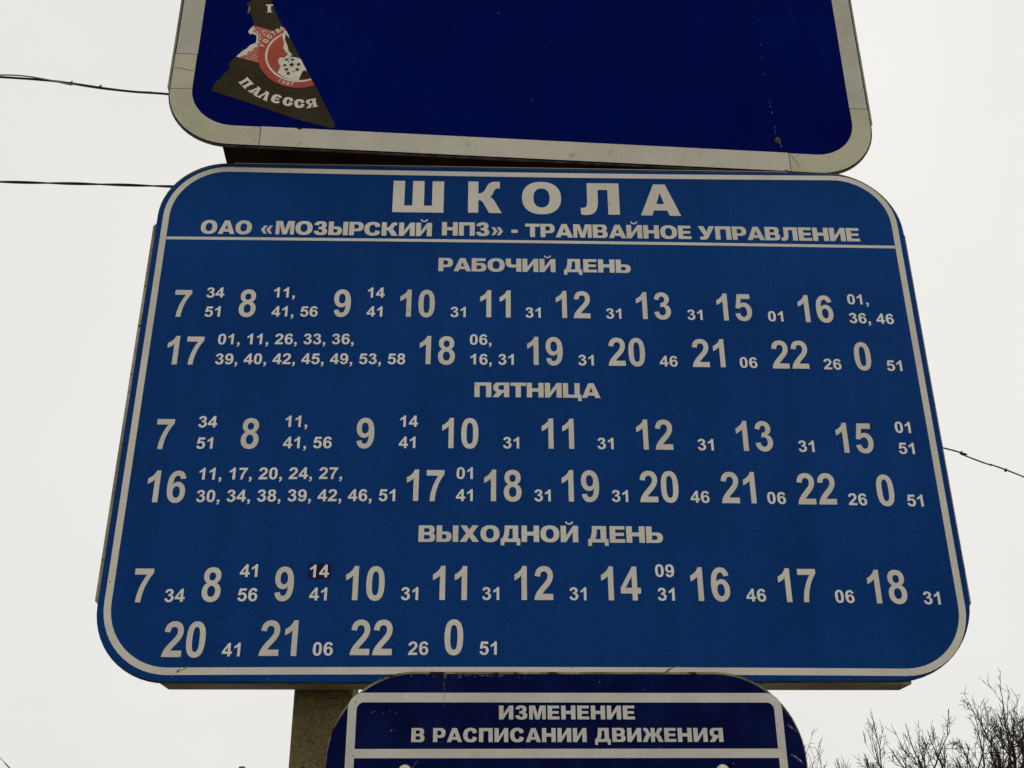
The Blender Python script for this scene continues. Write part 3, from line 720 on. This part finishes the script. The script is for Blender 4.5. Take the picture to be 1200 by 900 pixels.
ring_piece('border_corner', LO, JL-j, BO, JZ0-j, M['yellowed'], (LO, BO, XI0, ZI, 1, 1))
ring_piece('border_corner', JR+j, RO, BO, JZ1-j, M['yellowed'], (RO, BO, XI1, ZI, -1, 1))
ring_piece('border_corner', LO, JL-j, UH-0.14+j, TO, M['yellowed'], (LO, TO, XI0, ZIT, 1, -1))
ring_piece('border_corner', JR+j, RO, UH-0.14+j, TO, M['yellowed'], (RO, TO, XI1, ZIT, -1, -1))
ring_piece('border_strip', JL+j, JR-j, BO+0.0002, ZI+0.0008, M['pinkish'])
ring_piece('border_strip', JL+j, JR-j, ZIT, TO, M['pinkish'])
ring_piece('border_strip', LO+0.0004, XI0+0.0006, JZ0+j, UH-0.14-j, M['greyband'])
ring_piece('border_strip', XI1-0.0004, RO-0.0004, JZ1+j, UH-0.14-j, M['greyband'])
rng = random.Random(11)
def crack(pts, t):
    lo = [(x, z) for x, z in pts]; hi = [(x + t*0.3, z + t) for x, z in reversed(pts)]
    return [lo + hi]
plate('cracks', [crack([(-0.4950,0.1240),(-0.486,0.1222),(-0.478,0.1210),(-0.474,0.1195),(-0.468,0.1212)], 0.0006),
                 crack([(-0.4955,0.0870),(-0.482,0.0880),(-0.468,0.0885)], 0.0004),
                 crack([(0.3625,0.0295),(0.3668,0.0215),(0.3715,0.0135),(0.3718,0.0040)], 0.0007),
                 crack([(0.3505,0.0365),(0.3560,0.0330),(0.3610,0.0305)], 0.0006)]
      + speck_shapes([(-0.488,0.080),(-0.474,0.070),(-0.492,0.071),(-0.452,0.035),(0.418,0.0270),(0.452,0.040),(-0.398,0.0255),(-0.42,0.018)], 0.0007, rng),
      M['dark'], us, -0.0013, -0.0008)
# ragged lower edge of the blue film: tiny nicks along the strip
plate('edge_nicks', speck_shapes([(rng.uniform(JL, JR), ZI+0.0008) for _ in range(46)], 0.0008, rng, 0.7)
      + [[[(-0.3225,0.0322),(-0.3185,0.0296),(-0.3165,0.0291),(-0.3135,0.0322)]]], M['navy'], us, -0.00125, -0.0008)
plate('chipped_film', speck_shapes([(0.3445,0.0705),(0.3452,0.0650),(0.3460,0.0600),(0.3470,0.0560),(0.3448,0.0750),
      (0.3438,0.1010),(0.3425,0.1110),(0.3430,0.1170),(0.3420,0.1230),(0.3405,0.1540),(0.3402,0.17),(0.3395,0.2000),(0.3400,0.2250),
      (0.3407,0.2720),(-0.048,0.2560),(0.02,0.20),(0.0,0.10)], 0.0009, rng, 1.5), M['scratch'], us, -0.0010, -0.0008)
V = []; F = []
bx, bz = 0.3472, 0.0520                     # rusty bolt head on the film
for i in range(4):
    for k in range(7):
        a = 2*math.pi*k/7 + i*0.3; r = (0.0046, 0.0042, 0.0026, 0.0006)[i] * rng.uniform(0.8, 1.15)
        V.append((bx + math.cos(a)*r, -0.0006 - 0.0013*i, bz + math.sin(a)*r*1.1))
for i in range(3):
    for k in range(7):
        F.append((i*7+k, i*7+(k+1) % 7, (i+1)*7+(k+1) % 7, (i+1)*7+k))
F.append(tuple(range(21, 28)))
link_mesh('rusty_bolt', V, F, M['rust'], us)
plate('rust_stain', speck_shapes([(0.3492,0.0468),(0.3500,0.0440),(0.3512,0.0415)], 0.0014, rng, 1.2) + speck_shapes([(0.3508,-0.0012),(0.3530,0.0002),(0.3545,-0.0015)], 0.0030, rng, 0.8), M['rust'], us, -0.0016, -0.0008)
plate('glue_residue', [[GHOST]], M['ghost'], us, -0.00095, -0.0008)

# ================================================================== torn sticker on the upper sign
st = thing('torn_sticker', UP, 'torn black and red football club sticker in the left corner of the blank navy sign', 'sticker', None, YAW)
Y = -0.0008
base = [tuple(p) for p in STICKER]
plate('backing_paper', [[base]], M['paper_black'], st, Y-0.0005, Y)
EA, EB = (-0.3759, 0.2561), (-0.2710, 0.0400)    # the cut right-hand edge, top to bottom
EA2 = (EA[0]+0.0004, EA[1]); 
def clip(sh, m=0.0004):
    out = []
    for s_ in sh:
        lp = [clip_line(c, (EB[0]-m, EB[1]), (EA[0]-m, EA[1])) for c in s_]
        lp = [c for c in lp if len(c) > 2]
        if lp: out.append(lp)
    return out
CC = (-0.3280, 0.1555)
def disc(r, n=48): return [(CC[0]+r*math.cos(2*math.pi*k/n), CC[1]+r*math.sin(2*math.pi*k/n)) for k in range(n)]
def layer(name, sh, mat, k): return plate(name, sh, mat, st, Y-0.0005-0.00012*k, Y-0.0005-0.00012*(k-1))
layer('ornament_band', [[ORNAMENT]], M['print_pink'], 1)
layer('torn_edge', [[TORN_EDGE]], M['print_white'], 2)
D = DASHES
def dashes(a, b, n, t):
    out = []
    for k in range(n):
        u = (k+0.15)/n; w = (k+0.72)/n
        p = (a[0]+(b[0]-a[0])*u, a[1]+(b[1]-a[1])*u); q = (a[0]+(b[0]-a[0])*w, a[1]+(b[1]-a[1])*w)
        d = Vector((q[0]-p[0], q[1]-p[1])).normalized()*t
        out.append([[(p[0]-d.y, p[1]+d.x), (p[0]+d.y, p[1]-d.x), (q[0]+d.y, q[1]-d.x), (q[0]-d.y, q[1]+d.x)]])
    return out
layer('ornament_marks', speck_shapes([(x, z) for x, z in [(-0.3925,0.1985),(-0.3880,0.1940),(-0.3850,0.1890),(-0.3800,0.1960),(-0.3900,0.1600),(-0.3950,0.1550),(-0.4000,0.1530),(-0.3980,0.1620),(-0.4060,0.1560),(-0.3890,0.1680),(-0.3850,0.1740),(-0.3840,0.1820)]], 0.0021, random.Random(9)), M['print_white'], 3)
layer('ornament_dashes', dashes(D[0], D[2], 4, 0.0005) + dashes(D[3], D[5], 4, 0.0005) + dashes(D[6], D[7], 2, 0.0005)
      + dashes(D[8], D[10], 5, 0.0005) + dashes(D[11], D[13], 4, 0.0005), M['print_white'], 3)
lp = disc(0.0640)
def arc_band(r0, r1, a0, a1, n=40):
    return [[(CC[0]+r0*math.cos(R(a0+(a1-a0)*k/n)), CC[1]+r0*math.sin(R(a0+(a1-a0)*k/n))) for k in range(n+1)]
            + [(CC[0]+r1*math.cos(R(a1+(a0-a1)*k/n)), CC[1]+r1*math.sin(R(a1+(a0-a1)*k/n))) for k in range(n+1)]]
layer('faint_circle_line', clip([arc_band(0.0655, 0.0661, 175, 320)]), M['paper_black_dark'], 1)
layer('club_roundel', clip([[disc(0.0562)]]), M['print_red'], 4)
layer('roundel_ring', clip([arc_band(0.0434, 0.0462, 92, 330)]), M['print_white'], 5)
layer('crest_shield', clip([[CREST_WHITE]]), M['print_white'], 6)
layer('crest_wing', clip([[CREST_WING]]) + clip([[CREST_FIELD]]), M['paper_black'], 7)
def star(x, z, r, a=90):
    return [[(x+(r if k % 2 == 0 else r*0.45)*math.cos(R(a+36*k)), z+(r if k % 2 == 0 else r*0.45)*math.sin(R(a+36*k))) for k in range(10)]]
layer('ball_stars', clip([star(x, z, r, a) for (x, z), r, a in zip(STARS, (0.0042,0.0032,0.0036,0.0030,0.0030,0.0036,0.0037,0.0036), (90,60,110,80,45,120,70,100))]
      + [sliver(-0.3330, 0.1270, 0.0060, 20, 0.0010), sliver(-0.3410, 0.1450, 0.005, 70, 0.0012), sliver(-0.3405, 0.1500, 0.006, 35, 0.0010), sliver(-0.3230, 0.1520, 0.0045, -30, 0.0012)]), M['dark'], 8)
layer('feather_lines', clip([sliver(-0.3385,0.186,0.012,-62,0.0008), sliver(-0.3360,0.176,0.010,-50,0.0008), sliver(-0.3310,0.177,0.014,-62,0.0007), sliver(-0.330,0.168,0.008,-40,0.0008)]), M['print_white'], 8)
# lower word: letters along an arc, feet outward
def wob(ch):
    if ch == 'П': return [[[(0,0),(560,0),(560,170),(460,200),(460,1180),(800,1180),(800,200),(700,170),(700,0),(1300,0),(1300,170),(1200,200),(1200,1250),(1330,1290),(1330,1466),(-30,1466),(-30,1290),(90,1250),(90,200),(0,170)]]]
    if ch == 'А': return [[[(0,0),(520,0),(600,260),(800,330),(760,0),(1360,0),(1320,160),(1230,200),(900,1466),(380,1466),(420,1290),(520,1260),(130,230),(0,170)], [(560,430),(760,520),(660,980)]]]
    if ch == 'Л': return [[[(0,0),(520,0),(500,180),(420,210),(640,980),(800,330),(760,0),(1360,0),(1320,160),(1230,200),(900,1466),(380,1466),(420,1290),(520,1260),(130,230),(0,170)]]]
    if ch == 'С': return [path("M 1240 420 Q 1100 -30 640 -30 Q 60 0 60 740 Q 60 1460 640 1496 Q 1080 1480 1210 1120 L 1230 860 L 760 830 L 820 1130 Q 700 1200 600 1120 Q 480 1000 480 740 Q 480 400 620 300 Q 760 250 800 420 L 760 640 L 1210 640")]
    if ch == 'Є': return [path("M 1240 420 Q 1100 -30 640 -30 Q 60 0 60 740 Q 60 1460 640 1496 Q 1080 1480 1210 1120 L 800 1020 Q 740 1230 600 1120 Q 520 1040 500 860 L 1000 860 L 940 620 L 490 620 Q 500 400 620 300 Q 760 230 860 480")]
    if ch == 'Я': return [[[(0,0),(560,0),(520,170),(720,500),(820,500),(820,190),(720,170),(720,0),(1340,0),(1340,170),(1230,200),(1230,1260),(1340,1300),(1340,1466),(560,1466),(180,1380),(80,1000),(200,700),(380,600),(110,180),(0,160)], [(480,1000),(560,760),(820,760),(820,1200),(560,1200)]]]
word = []
for ch, (x, z) in zip('ПАЛЄССЯ', LOWER_WORD_AT):
    a = math.atan2(z-CC[1], x-CC[0]) + math.pi/2
    a *= 0.92
    word += place(wob(ch), x, z, 0.0164/1400, 0.0146/1466, rot=a, cz=0.0073)
layer('lower_word', clip(word), M['print_white'], 1)
yr = []
for ch, (x, z) in zip('1987', YEAR_AT):
    a = math.atan2(z-CC[1], x-CC[0]) + math.pi/2
    yr += place([digit(ch)[1]], x, z, 0.0062/1466, 0.0058/1466, rot=a, cz=0.0029)
layer('year', clip(yr), M['print_white'], 5)
FOOT = {'F': [[[(0,0),(400,0),(400,560),(900,560),(900,860),(400,860),(400,1160),(1000,1160),(1000,1466),(0,1466)]]],
        'O': letter('О')[1], 'T': letter('Т')[1], 'B': letter('В')[1], 'A': letter('А')[1]}
fw = []
for ch, (x, z) in zip('FOOTBA', UPPER_WORD_AT):
    a = math.atan2(z-CC[1], x-CC[0]) - math.pi/2
    fw += place(FOOT[ch], x, z, 0.0058/1466, 0.0072/1466, rot=a, cz=0.0036)
layer('upper_word', clip(fw), M['print_white'], 5)
layer('cut_off_letter', clip([[HALF_LETTER]]), M['print_white'], 1)
# curled scrap at the left edge
link_mesh('curled_scrap', [(-0.4070,-0.0014,0.2410),(-0.4030,-0.0050,0.2395),(-0.4020,-0.0014,0.2370),(-0.4048,-0.0052,0.2290),(-0.4050,-0.0013,0.2255),(-0.4028,-0.0013,0.2310)],
          [(0,2,1),(1,2,5),(1,5,3),(3,5,4)], M['backing'], st)

# ================================================================== lower notice sign
LY = -0.030
ns = thing('notice_sign', (0, LY, ZB - 0.46), 'dark navy notice sign with a white frame, lowest of the three, overlapping the timetable', 'sign', 'signs on the post')
def up_(pts): return [(x, z + 0.46) for x, z in pts]
def rr(*a, **k): return up_(rrect(*a, **k))
plate('panel', [[rr(-0.2262, 0.2772, -0.45, -0.0077, 0.090)]], M['deep'], ns, -0.0008, 0.0008, True)
plate('backing_plate', [[rr(-0.2272, 0.2784, -0.451, -0.0050, 0.0905)]], M['backing'], ns, 0.0012, 0.0040, True)
plate('border_stripe', [[rr(-0.2068, 0.2572, -0.43, -0.0276, 0.0165), rr(-0.1976, 0.2487, -0.42, -0.0376, 0.0075)]], M['band'], ns, -0.0011, -0.0008)
plate('divider_bar', [[up_([(-0.1979, -0.0943), (0.2490, -0.0943), (0.2490, -0.0849), (-0.1979, -0.0851)])]], M['band'], ns, -0.00108, -0.0008)
for text, cx, w, z in (("ИЗМЕНЕНИЕ", 0.0259, 0.1447, -0.0551), ("В", -0.1318, 0.0138, -0.0782), ("РАСПИСАНИИ", -0.0349, 0.1620, -0.0782), ("ДВИЖЕНИЯ", 0.1231, 0.1363, -0.0781)):
    wd, sh = word_shapes(text, 190)
    xs = [q[0] for s_ in sh for lp in s_ for q in lp]
    plate('notice_word', [[up_(lp) for lp in s_] for s_ in place(sh, cx, z, w/(max(xs)-min(xs)), 0.0142/1466)], M['band'], ns, LET_F, LET_B)
for rx in (-0.1443, 0.1881):
    V = []; F = []
    for i, (r, d) in enumerate(((0.0072, 0.0), (0.0070, 0.0012), (0.0058, 0.0026), (0.0034, 0.0036), (0.0008, 0.0040))):
        for k in range(16):
            a = 2*math.pi*k/16
            V.append((rx + r*math.cos(a), -0.0008-d, 0.46-0.1078 + r*math.sin(a)))
    for i in range(4):
        for k in range(16): F.append((i*16+k, i*16+(k+1) % 16, (i+1)*16+(k+1) % 16, (i+1)*16+k))
    F.append(tuple(range(64, 80)))
    link_mesh('rivet', V, F, M['rivet'], ns, True)
for bz in (-0.13, -0.36):
    box('mounting_rail', -0.20, 0.25, 0.0045, 0.0760, 0.46+bz-0.015, 0.46+bz+0.015, M['rail'], ns)
rng = random.Random(3)
flecks = [(rng.gauss(-0.075, 0.03), -0.0085 - abs(rng.gauss(0, 0.0016))) for _ in range(46)]
flecks += [(-0.1050 + rng.gauss(0, 0.0007), -0.010 - 0.0012*k) for k in range(26)]
flecks += [(0.262 + 0.0007*k, -0.0612 - 0.0005*k + rng.uniform(-.001, .001)) for k in range(15)]
flecks += [(0.2618 + 0.0008*k, -0.0905 - 0.0006*k + rng.uniform(-.0015, .0015)) for k in range(16)] * 1
flecks += [(-0.137 + 0.0006*k, -0.1045 + 0.0008*k + rng.uniform(-.0006, .0006)) for k in range(10)]
flecks += [(rng.uniform(-0.185, -0.15), -0.048 + rng.uniform(-.0015, .0015)) for _ in range(5)] + [(-0.160, -0.0665), (-0.157, -0.0660), (-0.13, -0.06)]
flecks += [(0.062, -0.016), (0.11, -0.0245), (0.1085, -0.0238), (-0.19, -0.03), (0.2, -0.10)]
plate('chipped_film', speck_shapes(up_(flecks), 0.00075, rng, 1.0), M['scratch'], ns, -0.0013, -0.0008)
plate('bright_chips', speck_shapes(up_([(0.2655+0.0011*k, -0.0925-0.0009*k) for k in range(7)] + [(0.2632,-0.0616),(0.2645,-0.0628),(0.266,-0.0642)] + [(-0.0632,-0.0092),(-0.059,-0.0093),(-0.046,-0.0099),(-0.044,-0.0105),(-0.1052,-0.0095)]), 0.0011, rng, 0.7), M['chip'], ns, -0.00135, -0.0008)
plate('dirt_specks', speck_shapes(up_([(-0.1988,-0.0922),(-0.199,-0.0375),(-0.206,-0.030),(-0.074,-0.0365),(0.058,-0.0352),(0.2505,-0.06)]), 0.0008, rng, 1.0), M['dark'], ns, -0.0014, -0.0008)
# two slivers of torn edging that stick up from the top edge
link_mesh('torn_sliver', [(-0.1380,-0.0035,0.4520),(-0.1240,-0.0045,0.4532),(-0.1128,-0.0050,0.4566),(-0.1230,-0.0030,0.4540),(-0.1330,-0.0030,0.4526)], [(0,1,4),(1,2,3),(1,3,4)], M['rim'], ns)
link_mesh('torn_sliver', [(0.1315,-0.0040,0.4530),(0.1345,-0.0042,0.4528),(0.1400,-0.0060,0.4570),(0.1500,-0.0070,0.4605),(0.1370,-0.0050,0.4575)], [(0,1,4),(1,2,4),(2,3,4)], M['rim'], ns)

# ================================================================== poles and wires
CX, CY, CZ = -0.0701, -1.248, ZB - 0.2282
def far(rx, rz, D): return Vector((CX + rx*D, CY + D, CZ + rz*D))     # bearings paced out from where the photographer stood
up_pole = thing('utility_pole', (CX - 0.134*7.0, CY + 7.0, 0), 'slim concrete utility pole standing behind the sign post', 'pole')
t = Tubes(); t.add([Vector((0,0,0)), Vector((0,0,3.5)), Vector((0,0,7.3))], [0.085, 0.075, 0.065], 12); t.build('shaft', M['pole'], up_pole)
for hz in (7.2, 6.43, 5.1):
    t = Tubes(); t.add([Vector((-0.09,-0.0,hz)), Vector((0.09,0,hz))], 0.022, 8); t.build('insulator', M['steel_pole'], up_pole)

def smooth_line(ctrl, n):
    """Catmull-Rom through the given points"""
    P = [ctrl[0]*2-ctrl[1]] + ctrl + [ctrl[-1]*2-ctrl[-2]]
    out = []
    for i in range(1, len(P)-2):
        for k in range(n):
            s = k/n
            out.append(0.5*((2*P[i]) + (P[i+1]-P[i-1])*s + (2*P[i-1]-5*P[i]+4*P[i+1]-P[i+2])*s*s + (-P[i-1]+3*P[i]-3*P[i+1]+P[i+2])*s**3))
    out.append(P[-2])
    return out

def wire(label, ctrl, strands, seed, name='overhead_wire', clips=()):
    o = thing(name, ctrl[0], label, 'wire', 'overhead wires')
    L = smooth_line(ctrl, 40)
    for amp, wav, ph, rad, mat in strands:
        t = Tubes()
        pts = []
        for i, p in enumerate(L):
            s = (p - L[0]).length
            a = 2*math.pi*s/wav + ph
            am = amp(p) if callable(amp) else amp
            pts.append(p - ctrl[0] + Vector((0, math.cos(a)*am, math.sin(a)*am)))
        t.add(pts, rad, 5)
        t.build('strand', mat, o)
    for c in clips:
        t = Tubes()
        d = c - ctrl[0]
        t.add([d + Vector((-0.010,0,-0.004)), d + Vector((0,0,0.001)), d + Vector((0.004,0,0.015))], [0.008, 0.0085, 0.004], 6)
        t.build('wire_clip', M['wire'], o)
    return o
D7 = 7.0
w1 = [far(-1.7, 0.93, D7), far(-0.9, 0.868, D7), far(-0.541, 0.8389, D7), far(-0.464, 0.8321, D7), far(-0.396, 0.8215, D7), far(-0.354, 0.8185, D7), far(-0.25, 0.812, D7), far(-0.134, 0.80, D7)]
def loose(p):
    x = (p.x - CX)/D7
    return 0.022 if x < -0.46 else (0.010 if x < -0.37 else 0.004)
wire('thick twisted cable meeting the left edge of the blank navy sign', w1,
     [(0.003, 0.9, 0.0, 0.0095, M['wire']), (loose, 1.15, 0.9, 0.0062, M['wire_grey'])], 1,
     clips=[far(-0.495, 0.8352, D7), far(-0.4605, 0.8325, D7), far(-0.4275, 0.8278, D7)])
w2 = [far(-1.7, 0.72, D7), far(-0.9, 0.704, D7), far(-0.5143, 0.6976, D7), far(-0.4239, 0.6964, D7), far(-0.3331, 0.6946, D7), far(-0.134, 0.689, D7)]
wire('thin wavy cable meeting the upper left corner of the blue timetable', w2,
     [(0.0050, 0.78, 0.0, 0.0064, M['wire']), (0.0050, 0.78, math.pi, 0.0064, M['wire'])], 2)
w3 = [far(-0.134, 0.50, D7), far(0.2, 0.462, D7), far(0.453, 0.3998, D7), far(0.4722, 0.3930, D7), far(0.498, 0.3825, D7), far(0.5293, 0.3697, D7), far(0.8, 0.25, D7), far(1.2, 0.06, D7)]
wire('thin black cable sloping down from the right edge of the timetable', w3,
     [(0.0020, 0.5, 0.0, 0.0050, M['wire']), (0.0036, 0.42, 2.0, 0.0044, M['wire'])], 3,
     clips=[far(0.4722, 0.3945, D7), far(0.5130, 0.3765, D7)])
w4 = [far(-1.1, 0.62, 12), far(-0.6, 0.27, 12), far(-0.4041, 0.1107, 12), far(-0.3971, 0.1042, 12), far(-0.33, 0.045, 12)]
wire('faint thin wire slanting across the bottom left corner of the photo', w4, [(0.0, 1, 0, 0.0035, M['wire_grey'])], 4)

fp = thing('metal_pole', (CX - 0.1992*6.0, CY + 6.0, 0), 'short thin metal pole seen low down, left of the sign post', 'pole')
t = Tubes(); t.add([Vector((0,0,0)), Vector((0,0,2.205))], 0.0175, 10); t.build('shaft', M['steel_pole'], fp)
t = Tubes(); t.add([Vector((0,0,2.200)), Vector((0,0,2.212)), Vector((0,0,2.222))], [0.0200, 0.0200, 0.014], 10); t.build('cap', M['steel_pole'], fp)

# ================================================================== bare trees
def bare_tree(x, y, height, radius, seed, label, kids=(8, 7, 5), twig=0.0034, tilt=(8, 62), limbs=7):
    rng = random.Random(seed)
    root = thing('bare_tree', (x, y, 0), label, 'tree', 'bare fruit trees behind the signs')
    th = 0.30
    r0 = height * 0.019
    runs = []
    def grow(p, d, L, r, lvl):
        n = (8, 6, 5, 3)[lvl]
        pts = [p.copy()]; rad = [r]; dirs = []
        step = L/n
        for i in range(n):
            jit = Vector((rng.gauss(0,1), rng.gauss(0,1), rng.gauss(0,0.8))) * (0.15, 0.16, 0.15, 0.12)[lvl]
            d = (d + jit + Vector((0,0,1)) * (0.10, 0.09, 0.07, 0.05)[lvl]).normalized()
            p = p + d*step*rng.uniform(0.8, 1.2)
            pts.append(p.copy()); dirs.append(d.copy())
            rad.append(max(r*(1-(0.60, 0.68, 0.6, 0.4)[lvl]*(i+1)/n), twig*0.7))
        runs.append((pts, rad, lvl))
        if lvl == 3: return
        for _ in range(int(kids[lvl] + rng.random())):
            k = rng.uniform(0.25 if lvl else 0.32, 1.0)
            i = min(int(k*n), n-1)
            q = pts[i].lerp(pts[i+1], k*n - i); dd = dirs[i]
            side = dd.cross(Vector((rng.gauss(0,1), rng.gauss(0,1), rng.gauss(0,1))))
            if side.length < 1e-3: continue
            side.normalize()
            ang = R(rng.uniform(30, 78))
            grow(q, dd*math.cos(ang) + side*math.sin(ang), L*rng.uniform(0.30, 0.60)*(1.1-0.4*k), max(rad[i]*rng.uniform(0.45, 0.65), twig), lvl+1)
    for i in range(limbs):
        a = 2*math.pi*i/limbs + rng.uniform(-0.35, 0.35)
        t_ = R(rng.uniform(*tilt))
        grow(Vector((0, 0, th*rng.uniform(0.82, 1.0))), Vector((math.cos(a)*math.sin(t_), math.sin(a)*math.sin(t_), math.cos(t_))), rng.uniform(0.55, 0.72), r0*0.6, 0)
    # bring the whole crown to the tree's height and breadth
    zs = sorted(p.z for pts, _, _ in runs for p in pts)
    hs = sorted(math.hypot(p.x, p.y) for pts, _, _ in runs for p in pts)
    top = zs[-1 - len(zs)//400]; wide = hs[int(len(hs)*0.97)]
    kz = (height - th*height)/(top - th); kx = radius/wide
    crown = Tubes()
    for pts, rad, lvl in runs:
        crown.add([Vector((p.x*kx, p.y*kx, th*height + (p.z - th)*kz)) for p in pts], rad, (7, 5, 4, 3)[lvl])
    trunk = Tubes()
    trunk.add([Vector((0,0,0)), Vector((0.02,0,th*height*0.35)), Vector((-0.02,0.02,th*height*0.7)), Vector((0,0,th*height*0.98))], [r0*1.3, r0, r0*0.95, r0*0.9], 9)
    trunk.build('trunk', M['bark'], root)
    crown.build('crown', M['bark'], root)
    return root
def tree_at(rx, top, D, radius, seed, label, **k):
    bare_tree(CX + rx*D, CY + D, CZ + top*D, radius, seed, label, **k)
tree_at(0.287, 0.130, 15.5, 1.0, 24, 'small bare tree just right of the lowest sign, half hidden by it')
tree_at(0.336, 0.138, 15.0, 0.62, 8, 'small bare tree with a pointed crown, second from the lowest sign')
tree_at(0.442, 0.169, 13.0, 1.15, 52, 'dense bare tree with arching twigs in the bottom right corner', kids=(9, 8, 5), tilt=(5, 68), limbs=9)
tree_at(0.474, 0.156, 14.2, 0.85, 35, 'bare tree with upright shoots at the right margin of the photo', tilt=(6, 35))
tree_at(0.588, 0.205, 9.0, 0.95, 40, 'nearer bare tree whose budded twigs poke in from the right margin', kids=(8, 6, 3))
# scattered marks too small to pick apart one by one
for o in bpy.data.objects:
    if o.name.split('.')[0] in ('scuff_marks', 'dirt_specks', 'cracks', 'edge_nicks', 'chipped_film', 'bright_chips', 'rust_stain',
                                'ornament_dashes', 'ornament_marks', 'ball_stars', 'feather_lines', 'torn_edge'):
        o['kind'] = 'stuff'
